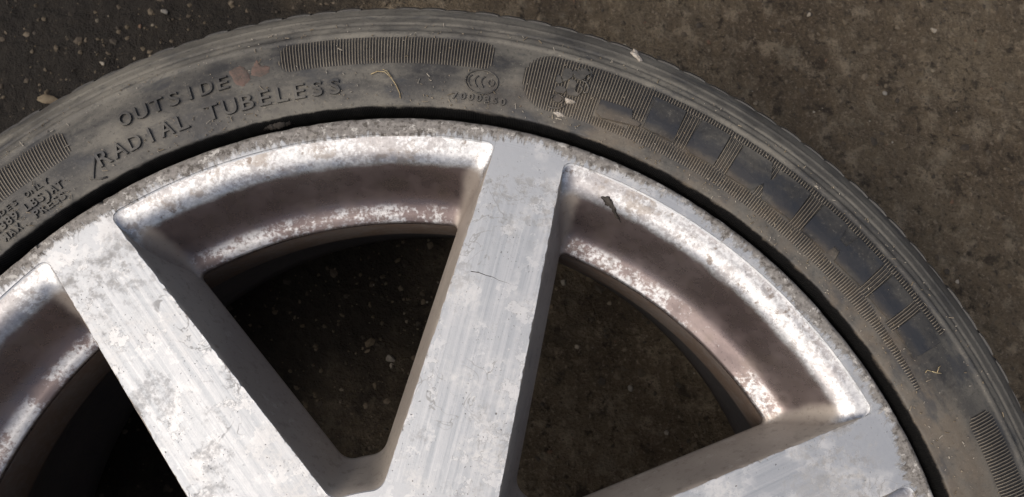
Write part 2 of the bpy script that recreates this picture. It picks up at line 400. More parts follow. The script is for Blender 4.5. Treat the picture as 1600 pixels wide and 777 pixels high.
def build_band(which, target, extra):
    """flat face + pocket walls of the outer ring (which=1) or the hub (which=2)"""
    V, Fc, mi, sm = [], [], [], []
    paths = []
    for k in range(NS):
        ang = PH0 + (k + .5) * STEP
        ids = []
        for l in range(NL):
            P = rot(LEV[l][which], ang); b = len(V)
            V += [(p[0] * MM, p[1] * MM, ZF + LV[l][0] * MM) for p in P]; ids.append(list(range(b, b + len(P))))
        for l in range(NL - 1):
            for i in range(len(ids[0]) - 1):
                f = (ids[l][i], ids[l][i + 1], ids[l + 1][i + 1], ids[l + 1][i])
                Fc.append(f if which == 1 else f[::-1]); mi.append(0 if l < 2 else 1); sm.append(True)
        paths.append(ids[0][::-1])                    # increasing angle
    ring = []
    for k in range(NS):
        ring += paths[k]
        a, b = np.array(V[paths[k][-1]]), np.array(V[paths[(k + 1) % NS][0]])
        for t in np.linspace(0, 1, 11)[1:-1]:
            ring.append(len(V)); V.append(tuple(a + (b - a) * t))
    prev = ring
    for (R, z, share, m) in target:
        cur = []
        for i in ring:
            x, y, zz = V[i]; r0 = math.hypot(x, y)
            rr = r0 + (R * MM - r0) * share if share < 1 else R * MM
            cur.append(len(V)); V.append((x / r0 * rr, y / r0 * rr, ZF + z * MM))
        n = len(ring)
        for i in range(n):
            j = (i + 1) % n
            f = (prev[i], cur[i], cur[j], prev[j])
            Fc.append(f if which == 1 else f[::-1]); mi.append(m); sm.append(z < -0.1)
        prev = cur
    return V, Fc, mi, sm
V, Fc, mi, sm = build_band(1, [(243.6, 0, .35, 0), (243.6, 0, .7, 0), (243.6, 0, 1, 0), (245.0, -.45, 1, 0), (245.9, -1.5, 1, 0), (246.3, -3.2, 1, 0), (246.2, -6, 1, 1), (245.5, -9, 1, 1), (243, -13, 1, 1)], None)
# dents and nibbles along the kerbed edge
V = np.array(V); r = np.hypot(V[:, 0], V[:, 1]); th = np.arctan2(V[:, 1], V[:, 0])
k = np.clip((r - .2425) / .0025, 0, 1) * np.clip((V[:, 2] - ZF + .007) / .003, 0, 1)
dn = vnoise(th * 246, th * 0, 21, 5.0) * .5 + vnoise(th * 246, th * 0, 22, 1.7) * .5
V[:, 2] += -k * np.clip(dn, 0, 1) * .0005; rr = r - k * np.clip(-dn, 0, 1) * .0005
V[:, 0] *= rr / r; V[:, 1] *= rr / r
rim = obj('alloy_rim', V, Fc, [M['ring'], M['wall']], wheel, sm, mi)
tag(rim, 'bare silver rim with scabby corroded outer edge')
V, Fc, mi, sm = build_band(2, [(60, 0, 1, 0), (36, 0, 1, 0), (35, -1, 1, 1), (34.5, -40, 1, 1)], None)
obj('hub', V, Fc, [M['ring'], M['swall']], rim, sm, mi)
# spokes, all sharing one mesh
V, Fc, mi, sm = [], [], [], []
rows = {}
for l in range(NL):
    for sg in (-1, 1):
        b = len(V); d = LV[l][2]
        for q_, p in enumerate(LEV[l][0]):
            e_ = min(1, min(q_, NSIDE - 1 - q_) / 6) * max(0, 1 - l / 4)          # chips fade out down the side and at the ends
            ck = max(0, float(vnoise(p, sg * 9.0, 51, 3.1)) - .15) * .55 + float(vnoise(p, sg * 9.0, 52, 1.4)) * .10
            V.append((p * MM, sg * (hw(p) + d - ck * e_) * MM, ZF + (LV[l][0] - (max(0, ck) * e_ * .5 if l else 0)) * MM))
        rows[l, sg] = range(b, b + NSIDE)
for l in range(NL - 1):
    for sg in (-1, 1):
        for i in range(NSIDE - 1):
            f = (rows[l, sg][i], rows[l, sg][i + 1], rows[l + 1, sg][i + 1], rows[l + 1, sg][i])
            Fc.append(f if sg > 0 else f[::-1]); mi.append(0 if l < 1 else 1); sm.append(True)
for i in range(NSIDE - 1):
    Fc.append((rows[0, -1][i], rows[0, -1][i + 1], rows[0, 1][i + 1], rows[0, 1][i])); mi.append(0); sm.append(False)
sp = obj('spoke', V, Fc, [M['spoke'], M['swall']], rim, sm, mi, rotz=PH0)
for k in range(1, NS):
    c = sp.copy(); COL.objects.link(c); c.parent = rim; c.rotation_euler.z = PH0 + k * STEP

def revolve(prof, n, th0=0.0, th1=2 * math.pi, close=True):
    th = np.linspace(th0, th1, n, endpoint=not close); P = np.array(prof, float)
    V = np.stack([np.outer(np.cos(th), P[:, 0]), np.outer(np.sin(th), P[:, 0]), np.tile(P[:, 1], (n, 1))], -1).reshape(-1, 3)
    m = len(P); i = np.arange(n if close else n - 1); j = (i + 1) % n
    q = np.arange(m - 1)
    F = np.stack([i[:, None] * m + q, j[:, None] * m + q, j[:, None] * m + q + 1, i[:, None] * m + q + 1], -1).reshape(-1, 4)
    return V, F
bp = [(208, -30), (208.2, -34.0), (206, -35.2), (204.0, -36.2), (203.3, -38), (202.9, -48), (203.1, -64), (204.5, -69), (208, -74), (213, -80), (216.5, -85), (219, -120), (221, -165), (223, -185), (229, -192), (233, -196), (233, -200)]
V, F = revolve([(a * MM, ZF + b * MM) for a, b in bp], 360)
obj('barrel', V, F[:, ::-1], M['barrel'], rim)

# ------------------------------------------------------------------ tyre
prof = [(243, -14), (245.5, -12), (247.5, -10.5), (248.8, -8.5), (248.7, -5.5), (249.1, -2), (249.4, 1.6), (250.2, 3.2), (254, 4.1), (258, 4.9), (263, 5.4), (269, 5.3), (275, 4.6),
        (280, 3.5), (283.6, 2.5), (284.8, 2.1), (285.6, 2.7), (287.0, 2.5), (287.9, 1.2), (290.6, 0.4), (291.6, -0.9), (292.6, -0.4), (296.5, -3.2), (297.3, -3.0), (298.2, -4.2), (301, -6.6), (304, -10), (306.6, -14.5),
        (308.6, -19.5), (309.8, -25), (310.3, -31), (310.4, -45), (310.4, -165), (309.5, -180), (305, -192), (297, -200), (285, -205), (270, -207.5), (258, -207), (250, -203), (246, -196), (244, -190)]
pr = np.array(prof, float)
sl = np.concatenate([[0], np.cumsum(np.hypot(*np.diff(pr, axis=0).T))])
near = sl[32]
ss = np.concatenate([np.arange(0, near, .45), np.linspace(near, sl[-1], 60)])
PR = np.stack([np.interp(ss, sl, pr[:, 0]), np.interp(ss, sl, pr[:, 1])], 1)
for _ in range(3):
    Q = PR.copy(); Q[1:-1] = .25 * PR[:-2] + .5 * PR[1:-1] + .25 * PR[2:]; PR = Q
tn = int(np.argmax(PR[:, 0] > 302))
def zs(r): return np.interp(np.asarray(r, float), PR[10:tn, 0], PR[10:tn, 1])      # sidewall height (mm) at radius r (mm)
V, F = revolve(PR * MM + np.array([0, ZF]), 1440)
def wobble(th, r_mm):
    th = np.asarray(th, float); r_mm = np.asarray(r_mm, float)
    return vnoise(th * 300 + 5000, r_mm, 31, 14.0) * .20 + vnoise(th * 300 + 5000, r_mm, 32, 4.5) * .07
def hz(th, r_mm): return zs(r_mm) + wobble(th, r_mm)
r = np.hypot(V[:, 0], V[:, 1]); th = np.arctan2(V[:, 1], V[:, 0])
wob = wobble(th, r * 1000)
up = np.clip((V[:, 2] - ZF + .012) / .012, 0, 1)
V[:, 2] += wob * up * .001
kb = np.clip((.2525 - r) / .0015, 0, 1) * np.clip((V[:, 2] - ZF + .009) / .004, 0, 1)
rb = r + kb * (vnoise(th * 250 + 4000, r * 0, 41, 9.0) * .0004 + vnoise(th * 250 + 4000, r * 0, 42, 2.2) * .0002)
V[:, 0] *= rb / r; V[:, 1] *= rb / r
tyre = obj('tyre', V, F, M['rubber'], wheel)
tag(tyre, 'dusty black low-profile tyre with raised lettering')

# shoulder tread blocks
def block(dth, r0, r1, z0, z1):
    V, Fc = [], []
    cs = [(302.0, -11.0), (304.8, -9.6), (307.6, -14.0), (309.6, -19.2), (310.8, -25), (311.35, -31), (311.35, z1), (307, z1)]
    m = 5
    for i in range(m):
        t = (i / (m - 1) - .5) * dth; ins = .5 if i in (0, m - 1) else 0
        for (a, b) in cs: V.append(((a - ins) * MM * math.cos(t), (a - ins) * MM * math.sin(t), ZF + b * MM))
    k = len(cs)
    for i in range(m - 1):
        for j in range(k - 1): Fc.append((i * k + j, (i + 1) * k + j, (i + 1) * k + j + 1, i * k + j + 1))
    Fc.append(tuple(range(k))); Fc.append(tuple(range((m - 1) * k, m * k))[::-1])
    return V, Fc
NB = 144
V, Fc = block(2 * math.pi / NB * .85, 307.4, 310.9, -17.0, -62)
tb = obj('tread_block', V, Fc, M['relief'], tyre, False)
for i in range(1, NB):
    c = tb.copy(); COL.objects.link(c); c.parent = tyre; c.rotation_euler.z = 2 * math.pi * i / NB + random.uniform(-.004, .004); c.scale = (1 - random.random() ** 2 * .0028,) * 2 + (1,)

# ribbed panels: fine radial ribs, each a small ridge following the sidewall
def rib_panel(th0, th1, rin, rout, pitch=1.30, h=.55, label=None):
    V, Fc, mi = [], [], []
    n = max(2, int(abs(th1 - th0) * math.pi / 180 * 270 / pitch))
    w = pitch / 2
    for i in range(n):
        t = math.radians(th0 + (th1 - th0) * (i + .5) / n); td = math.degrees(t)
        a, b = rin(td), rout(td)
        if b - a < 1.2: continue
        m = max(3, int((b - a) / 2.2)); bs = len(V); ht = h * random.uniform(.8, 1.05)
        R_ = a + (b - a) * np.arange(m + 1) / m; Zr = hz(np.full(m + 1, t), R_)
        for j in range(m + 1):
            rr = R_[j]; e = 0 if 0 < j < m else -.4
            for (du, dz) in ((-w * 1.02, .10), (-w * .62, .08), (-w * .30, ht + e), (w * .30, ht + e), (w * .62, .08), (w * 1.02, .10)):
                tt = t + du / rr; V.append((rr * math.cos(tt) * MM, rr * math.sin(tt) * MM, ZF + (Zr[j] + dz) * MM))
        for j in range(m):
            for q in range(5): Fc.append((bs + j * 6 + q, bs + (j + 1) * 6 + q, bs + (j + 1) * 6 + q + 1, bs + j * 6 + q + 1)); mi.append(0 if q == 2 else 1)
    o = obj('ribbed_panel', V, Fc, [M['rib'], M['ribgap']], tyre, False, mi); tag(o, label, kind='stuff'); return o
def rounded(a0, a1, lo, hi, cr):
    """radial limits of a panel between angles a0<a1 with rounded ends (cr in degrees, mm)"""
    def lim(t, outer):
        d = min(t - a0, a1 - t)
        k = 0 if d >= cr else (1 - math.sqrt(max(0, 1 - (1 - d / cr) ** 2)))
        half = (hi - lo) / 2
        return (hi - k * min(half, cr * 4.6)) if outer else (lo + k * min(half, cr * 4.6))
    return (lambda t: lim(t, False)), (lambda t: lim(t, True))
a, b = rounded(81.1, 101.5, 270.0, 284.0, .9); rib_panel(81.1, 101.5, a, b, label='finely ribbed panel at the top of the sidewall')
a, b = rounded(122.6, 146, 268.3, 282.5, .9); rib_panel(122.6, 146, a, b, label='finely ribbed panel beside the small load text')
a, b = rounded(2, 23.6, 270.0, 283.0, .9); rib_panel(2, 23.6, a, b, label='finely ribbed panel at the lower right')
a2, b2 = rounded(22.0, 77.9, 256.4, 284.0, 2.9)
def fade(t): return 256.6 if t > 45 else 256.6 + 0
# strips of ribs round the maker's name: whole height by the emblem, then above, below and between the letters
rib_panel(70.3, 77.9, a2, b2, label='ribbed panel with a lion emblem')
rib_panel(66.6, 70.3, lambda t: 256.4, lambda t: 260.3)
rib_panel(66.6, 70.3, lambda t: 268.6, lambda t: 284.0)
rib_panel(65.4, 66.6, lambda t: 256.4, lambda t: 263.5)
rib_panel(65.4, 66.6, lambda t: 265.8, lambda t: 284.0)
rib_panel(36.0, 65.4, lambda t: 256.4, lambda t: 262.6 + .5 * math.sin(t))
rib_panel(31.0, 65.4, lambda t: 280.6, lambda t: 284.0)
rib_panel(28.0, 36.0, lambda t: 257.0, lambda t: 261.5 + (t - 36) * .3)
for (q0, q1) in ((60.5, 62.0), (55.8, 57.3), (46.7, 48.15), (37.8, 39.05), (33.85, 34.95), (51.7, 52.6)):
    rib_panel(q0, q1, lambda t: 262.6, lambda t: 280.8, 1.2, .6)

# relief pieces on the sidewall
def relief(name, polys, h, parent=tyre, mat=None, side=.5, label=None):
    """raised flat shapes; polys = lists of (theta deg, r mm)"""
    V, Fc = [], []
    for poly in polys:
        P = []
        for i, p in enumerate(poly):
            q = poly[(i + 1) % len(poly)]
            n = max(1, int(math.hypot((q[0] - p[0]) * 4.7, q[1] - p[1]) / 2.0))
            for t in range(n): P.append((p[0] + (q[0] - p[0]) * t / n, p[1] + (q[1] - p[1]) * t / n))
        ar = sum(P[i][0] * P[(i + 1) % len(P)][1] - P[(i + 1) % len(P)][0] * P[i][1] for i in range(len(P)))
        if ar > 0: P = P[::-1]                                   # theta runs clockwise to the right: keep the face up
        bm = bmesh.new()
        cxm = sum(p[0] for p in P) / len(P); cym = sum(p[1] for p in P) / len(P)
        def pt(p, dz): t = math.radians(p[0]); return (p[1] * math.cos(t) * MM, p[1] * math.sin(t) * MM, ZF + (float(hz(t, p[1])) + dz) * MM)
        top = [bm.verts.new(pt(p, h)) for p in P]
        es = [bm.edges.new((top[i], top[(i + 1) % len(top)])) for i in range(len(top))]
        # a few inner points so the flat top follows the sidewall
        bmesh.ops.triangle_fill(bm, edges=es, use_beauty=True)
        bmesh.ops.subdivide_edges(bm, edges=[e for e in bm.edges if e not in es and e.calc_length() > .004], cuts=2, use_grid_fill=True)
        for v in bm.verts:
            rr = math.hypot(v.co.x, v.co.y) / MM; v.co.z = ZF + (float(hz(math.atan2(v.co.y, v.co.x), rr)) + h) * MM
        bm.faces.ensure_lookup_table()
        bm.normal_update()
        for f in bm.faces:
            if f.normal.z < 0: f.normal_flip()
        bound = [e for e in bm.edges if e.is_boundary]
        r_ = bmesh.ops.extrude_edge_only(bm, edges=bound)
        for g_ in r_['geom']:
            if isinstance(g_, bmesh.types.BMVert):
                g_.co.z -= (h + .35) * MM
                tt = math.atan2(g_.co.y, g_.co.x)
                dx = (math.degrees(tt) - cxm) * 4.7; dr = math.hypot(g_.co.x, g_.co.y) / MM - cym; L = math.hypot(dx, dr) + 1e-6
                rr = math.hypot(g_.co.x, g_.co.y) + dr / L * side * MM; tt += math.radians(dx / L * side / 4.7)
                g_.co.x, g_.co.y = rr * math.cos(tt), rr * math.sin(tt)
        bmesh.ops.recalc_face_normals(bm, faces=bm.faces)
        b0 = len(V); bm.verts.index_update()
        V += [tuple(v.co) for v in bm.verts]; Fc += [tuple(b0 + v.index for v in f.verts) for f in bm.faces]
        bm.free()
    o = obj(name, V, Fc, mat or M['relief'], parent, False)
    if label: o['label'] = label
    return o
LET = [[(70.1, 268.6), (66.75, 269.4), (66.4, 265.2), (65.35, 264.6), (65.5, 262.8), (69.4, 260.6), (70.2, 262.0)],
       [(65.3, 280.2), (61.9, 280.2), (61.75, 263.6), (65.3, 263.6)],
       [(60.45, 280.2), (57.2, 280.4), (57.15, 263.2), (59.9, 262.6), (60.7, 264.4)],
       [(55.9, 279.6), (55.4, 280.3), (52.75, 280.5), (51.95, 272.6), (51.2, 280.2), (48.1, 280.2), (47.95, 263.6), (51.6, 262.8), (52.3, 269.6), (52.95, 263.2), (55.95, 262.6)],
       [(46.75, 280.3), (43.8, 280.7), (43.5, 272.2), (42.6, 272.0), (42.3, 280.2), (39.0, 280.2), (38.85, 264.2), (42.4, 263.6), (42.7, 268.6), (43.4, 268.4), (43.6, 263.2), (46.85, 263.6)],
       [(37.9, 279.8), (34.75, 279.8), (34.8, 264.4), (38.0, 263.8)],
       [(33.95, 279.4), (30.4, 278.4), (30.6, 263.2), (34.0, 264.4)]]
def squeeze(L):
    c = (max(p[0] for p in L) + min(p[0] for p in L)) / 2; w = (max(p[0] for p in L) - min(p[0] for p in L)) / 2
    return [(c + (p[0] - c) * (1 - .16 / w), p[1]) for p in L]
for i, L in enumerate(LET): relief('letter', [squeeze(L)], 1.15 if i < 5 else .95, mat=M['letter'])
# thin engraved strokes left in the worn letters (proud lips round the counters)
def tube(pts, rad, n=6, taper=False):
    """closed tube along points (metres)"""
    V, Fc = [], []; P = [Vector(p) for p in pts]
    for i, p in enumerate(P):
        d = (P[min(i + 1, len(P) - 1)] - P[max(i - 1, 0)]).normalized()
        s_ = d.cross(Vector((.13, .27, 1))).normalized(); u = s_.cross(d)
        rr = rad * (1 - .75 * i / (len(P) - 1)) if taper else rad
        for k in range(n):
            a = 2 * math.pi * k / n; V.append(tuple(p + s_ * math.cos(a) * rr + u * math.sin(a) * rr))
    for i in range(len(P) - 1):
        for k in range(n): Fc.append((i * n + k, i * n + (k + 1) % n, (i + 1) * n + (k + 1) % n, (i + 1) * n + k))
    Fc.append(tuple(range(n))[::-1]); Fc.append(tuple(range((len(P) - 1) * n, len(P) * n)))
    return V, Fc
def side_point(td, r, dz): t = math.radians(td); return (r * math.cos(t) * MM, r * math.sin(t) * MM, ZF + (float(hz(t, r)) + dz) * MM)
def stroke(name, pts, rad, dz, parent=tyre, mat=None):
    V, Fc = tube([side_point(a, b, dz) for a, b in pts], rad * MM); return obj(name, V, Fc, mat or M['relief'], parent)
stroke('letter_stroke', [(59.75, 279.5), (59.85, 277), (60.05, 274.5)], .35, .7)
stroke('letter_stroke', [(46.1, 272.4), (45.0, 272.2), (44.0, 271.8)], .35, .7)

# characters of the moulded text
def char_mesh(ch, size, bold):
    cu = bpy.data.curves.new('char', 'FONT'); cu.body = ch; cu.size = size; cu.extrude = .5; cu.offset = bold; cu.resolution_u = 3
    o = bpy.data.objects.new('char', cu); COL.objects.link(o)
    dg = bpy.context.evaluated_depsgraph_get(); me = bpy.data.meshes.new_from_object(o.evaluated_get(dg))
    V = np.array([v.co[:] for v in me.vertices]); Fc = [tuple(p.vertices) for p in me.polygons]
    bpy.data.objects.remove(o); bpy.data.curves.remove(cu); bpy.data.meshes.remove(me)
    return V, Fc
CH = {}
def text(s, th0, th1, r0, hgt, h=.55, bold=.02, thick=1.0, name='letter'):
    """characters spread evenly from angle th0 (left) to th1 (right), cap height hgt, feet at radius r0"""
    sz = hgt / .73
    n = len(s)
    for i, ch in enumerate(s):
        if ch == ' ': continue
        key = (ch, round(sz, 3), bold)
        if key not in CH: CH[key] = char_mesh(ch, sz, bold)
        V, Fc = CH[key]; x0, x1 = V[:, 0].min(), V[:, 0].max()
        adv = abs(th1 - th0) * math.pi / 180 * (r0 + hgt / 2) / n
        sx = min(1.25, .80 * adv / max(x1 - x0, .35 * sz)) if ch not in 'I1.()' else 1.0
        tc = math.radians(th0 + (th1 - th0) * (i + .5) / n)
        out = []
        rr = r0 + V[:, 1]; t = tc - (V[:, 0] - (x0 + x1) / 2) * sx / (r0 + hgt / 2)
        dz = np.where(V[:, 2] > 0, h, -.3)
        out = np.stack([rr * np.cos(t) * MM, rr * np.sin(t) * MM, ZF + (hz(t, rr) + dz) * MM], 1)
        obj(name, out, Fc, M['relief'], tyre, False)
text('OUTSIDE', 117.7, 106.4, 268.6, 7.0, 1.25, .10)
text('RADIAL', 121.1, 111.2, 256.6, 7.0, 1.25, .08)
text('TUBELESS', 109.8, 95.7, 256.6, 7.2, 1.25, .08)
text('7000350', 84.8, 79.0, 254.4, 3.0, .9, .09)
text('RIM CODES ONLY', 135.4, 125.7, 262.6, 2.6, .8, .06)
text('0KG(1389 LBS)AT', 135.6, 124.8, 257.4, 3.8, .95, .10)
text('COLD MAX. PRESS', 136.2, 125.2, 252.9, 3.3, .95, .10)
# certification mark: oval ring with three nested letters
cc = bpy.data.objects.new('x', None); bpy.data.objects.remove(cc)
ring = [(81.85 + 1.62 * math.cos(q), 263.6 + 5.7 * math.sin(q)) for q in np.linspace(0, 2 * math.pi, 41)]
stroke('oval_mark', ring, .38, .35)
for dx in (.75, .1, -.55):
    arc = [(81.85 + dx + .62 * math.cos(q), 263.6 + 2.9 * math.sin(q)) for q in np.linspace(math.radians(-62), math.radians(62), 14)]
    stroke('letter', arc, .36, .35)
stroke('letter', [(81.85 - .95 + .30 * math.cos(q), 263.6 + 1.4 * math.sin(q)) for q in np.linspace(0, 2 * math.pi, 16)], .30, .35)
# small triangular mark before RADIAL
stroke('moulded_mark', [(120.9, 262.0), (121.5, 258.5), (122.2, 254.0), (121.6, 252.6), (121.0, 252.0)], .5, .3)
# heraldic lion emblem
def ell(t, r, a, b, n=18): return [(t - a * math.cos(2 * math.pi * i / n) / 4.7, r + b * math.sin(2 * math.pi * i / n)) for i in range(n)]
lion = [[(73.31, 279.0), (72.87, 278.5), (73.15, 280.3), (72.66, 279.7), (72.88, 281.4), (72.45, 280.9), (72.24, 282.2), (72.02, 280.4), (71.67, 280.4), (71.87, 278.9), (72.09, 277.9), (72.15, 276.1), (72.47, 274.7), (72.89, 274.9), (73.2, 276.2), (73.4, 277.6)],
        [(74.29, 278.2), (73.77, 279.2), (73.4, 277.8), (73.3, 275.3), (73.65, 272.9), (74.01, 271.6), (74.29, 274.1)],
        [(74.74, 274.4), (74.36, 273.6), (74.10, 271.0), (74.40, 269.9), (74.75, 270.9)],
        [(73.46, 273.8), (72.93, 273.7), (72.64, 271.8), (72.87, 269.7), (72.62, 267.7), (72.21, 267.7), (72.30, 266.4), (73.21, 265.7), (73.45, 267.7), (73.47, 270.0)],
        [(74.72, 267.1), (74.34, 268.8), (73.77, 269.0), (73.5, 267.8), (73.68, 265.9), (74.38, 265.6)], ell(74.1, 262.8, 2.0, 1.7)]
em = relief('lion_emblem', lion, 1.15, side=.4, label='raised lion emblem')
for pts in ([(72.36, 274.9), (71.87, 274.5), (71.51, 272.4), (71.45, 269.8), (71.87, 268.9)],
            [(72.66, 272.1), (72.79, 270.4), (72.66, 268.2), (72.21, 267.7), (72.04, 269.8), (72.00, 271.0), (72.36, 271.9)],
            [(72.10, 282.7), (71.71, 280.9), (71.62, 278.7), (71.80, 276.0)],
            [(74.94, 258.4), (74.43, 258.0), (73.74, 258.6), (73.25, 260.4)],
            [(74.75, 262.4), (74.6, 264.0), (74.1, 265.0), (73.6, 264.2), (73.5, 262.4), (73.75, 260.9)]):
    stroke('emblem_stroke', pts, .40, .85, em)
# torn rubber lip at the bead
V, Fc = [], []
N_ = 30
for i, td in enumerate(np.linspace(105.0, 101.4, N_)):
    k = math.sin(math.pi * i / (N_ - 1)) ** .6
    for j, rr in enumerate((250.4, 249.4, 248.2, 247.2)):
        rj = rr + (random.uniform(-.5, .5) if j else 0) + (1 - k) * j * .8
        V.append((rj * math.cos(math.radians(td)) * MM, rj * math.sin(math.radians(td)) * MM, ZF + (1.6 - j * (1.1 + 1.2 * (1 - k)) + .7 * random.uniform(-1, 1)) * MM))
for i in range(N_ - 1):
    for j in range(3): Fc.append((i * 4 + j, i * 4 + j + 1, (i + 1) * 4 + j + 1, (i + 1) * 4 + j))
o = obj('torn_rubber', V, Fc, M['peel'], tyre, True); mod = o.modifiers.new('thick', 'SOLIDIFY'); mod.thickness = .0006

# ------------------------------------------------------------------ loose things on the wheel
def lump(name, poly, hmm, mat, seed, base=None):
    """irregular flat crust on the sidewall; poly in (theta, r)"""
    rnd = random.Random(seed); V, Fc = [], []
    cx = sum(p[0] for p in poly) / len(poly); cy = sum(p[1] for p in poly) / len(poly)
    P = []
    for i, p in enumerate(poly):
        q = poly[(i + 1) % len(poly)]
        for t in range(5):
            k = t / 5; P.append((p[0] + (q[0] - p[0]) * k + rnd.uniform(-.06, .06), p[1] + (q[1] - p[1]) * k + rnd.uniform(-.3, .3)))
    zb = (lambda r: float(zs(r))) if base is None else base
    rings = ((1.0, -.25), (.93, .35), (.7, .8), (.4, 1.0), (.15, .9))
    for (k, hh) in rings:
        for (a, b) in P:
            aa, bb = cx + (a - cx) * k, cy + (b - cy) * k; t = math.radians(aa)
            V.append((bb * math.cos(t) * MM, bb * math.sin(t) * MM, ZF + (zb(bb) + hmm * hh * (rnd.uniform(.65, 1.2) if hh > 0 else 1)) * MM))
    n = len(P)
    for i in range(len(rings) - 1):
        for j in range(n): Fc.append((i * n + j, i * n + (j + 1) % n, (i + 1) * n + (j + 1) % n, (i + 1) * n + j))
    Fc.append(tuple(range((len(rings) - 1) * n, len(rings) * n)))
    return obj(name, V, Fc, mat)
tag(lump('clay_smear', [(106.5, 277.2), (105.3, 279.0), (104.7, 275.5), (104.6, 270.5), (105.4, 267.2), (106.1, 269.5)], .35, M['mud'], 1), 'reddish clay smear dried on tyre right after the word OUTSIDE', 'mud')
tag(lump('clay_smear', [(104.2, 276.2), (103.7, 280.0), (103.4, 276.2), (102.5, 274.8), (102.7, 271.6), (103.7, 270.4), (104.5, 272.4)], .35, M['mud'], 2), 'greyer jagged clay patch on tyre between red smear and ribbed panel', 'mud')
tag(lump('chalky_fleck', [(73.5, 264.2), (72.5, 264.6), (72.2, 263.5), (73.1, 261.6)], 1.5, M['chalk'], 3), 'whitish crust stuck at the foot of the lion emblem', 'debris')
tag(lump('chalky_fleck', [(74.4, 256.8), (73.4, 257.5), (72.7, 256.2), (73.6, 255.3)], .7, M['chalk'], 4), 'whitish crust on tyre between lion emblem and black bead groove', 'debris')
tag(lump('peeled_scrap', [(68.75, 304.0), (68.1, 303.0), (68.0, 300.2), (67.5, 298.0), (67.8, 296.6), (68.5, 299.0), (68.9, 301.5)], 1.6, M['chalk'], 5, lambda r: float(np.interp(r, PR[10:tn, 0], PR[10:tn, 1]))), 'crumpled pale scrap stuck on the tyre shoulder above the lettering', 'debris')
V, Fc = tube([side_point(a, b, c) for a, b, c in ((92.9, 264.6, .5), (92.2, 265.6, 1.2), (91.5, 265.0, 1.6), (90.9, 262.4, 1.5), (90.4, 259.0, 1.0), (90.05, 255.6, .6), (89.95, 253.2, .4))], .26 * MM, taper=False)
V2, F2 = tube([side_point(a, b, c) for a, b, c in ((91.7, 266.6, .6), (91.3, 265.6, 1.2), (90.8, 262.0, 1.6))], .2 * MM)
n0 = len(V); V += V2; Fc += [tuple(i + n0 for i in f) for f in F2]
tag(obj('grass_stem', V, Fc, M['straw']), 'curved dry grass stem lying on tyre below the top ribbed panel', 'straw')
V, Fc = [], []
for pts in (((28.9, 266.9), (28.55, 268.6), (28.3, 270.2)), ((28.55, 268.6), (28.85, 270.6), (28.9, 271.8)), ((28.9, 266.9), (29.2, 265.5), (29.1, 264.2))):
    a, b = tube([side_point(x, y, .8) for x, y in pts], .22 * MM); n0 = len(V); V += a; Fc += [tuple(i + n0 for i in f) for f in b]
tag(obj('forked_twig', V, Fc, M['straw']), 'tiny forked straw on the bare right part of the sidewall', 'straw')
V, Fc = tube([(r_ * math.cos(math.radians(t_)) * MM, r_ * math.sin(math.radians(t_)) * MM, ZF - .00006) for t_, r_ in ((79.4, 177.0), (78.2, 177.1), (77.07, 176.6), (76.0, 176.5), (75.2, 175.8), (74.08, 175.7), (73.14, 175.4), (72.2, 175.6))], .20 * MM, 5, True)
obj('crack', V, Fc, M['peel'], rim)
def lipz(r_): return float(np.interp(r_, [l[1] for l in LV[:14]][::-1], [l[0] for l in LV[:14]][::-1]))
tag(lump('grime_clot', [(66.3, 228.6), (65.4, 230.2), (64.9, 229.0), (64.3, 227.2), (63.4, 224.6), (62.6, 222.9), (63.7, 223.9), (64.7, 226.0), (65.4, 226.2)], .35, M['peel'], 9, lipz), 'dark ragged grime clot on bright rim slope right of the middle spoke', 'dirt')
# grit and straw dust sprinkled over the sidewall
V, Fc, T = [], [], []
for i in range(760):
    td = random.uniform(12, 140); rr = random.choice((random.uniform(252, 285), random.uniform(251, 268), random.uniform(250.6, 256), random.uniform(284, 292))); L = random.uniform(.15, .55) * (2.6 if random.random() < .12 else 1); w = random.uniform(.10, .26)
    q = random.uniform(0, math.pi); c, s_ = math.cos(q), math.sin(q); p = Vector(side_point(td, rr, random.uniform(.5, .9)))
    n0 = len(V)
    for (a, b, z) in ((-L, -w, 0), (L, -w, 0), (L, w, 0), (-L, w, 0), (-L * .6, 0, w * 1.5), (L * .6, 0, w * 1.5)):
        V.append((p.x + (a * c - b * s_) * MM, p.y + (a * s_ + b * c) * MM, p.z + z * MM))
    for f in ((0, 1, 5, 4), (2, 3, 4, 5), (1, 2, 5), (3, 0, 4), (3, 2, 1, 0)): Fc.append(tuple(n0 + k for k in f))
    t = random.choice(((.55, .50, .42), (.40, .34, .26), (.30, .24, .16)));T += [t] * 6
def tint(o, T):
    a = o.data.color_attributes.new('tint', 'FLOAT_COLOR', 'POINT'); a.data.foreach_set('color', np.concatenate([np.array(T), np.ones((len(T), 1))], 1).astype(np.float32).ravel())
o = obj('grit', V, Fc, M['tint'], None, False); tint(o, T); tag(o, 'pale grit and straw dust sprinkled over the tyre sidewall', 'grit', kind='stuff')

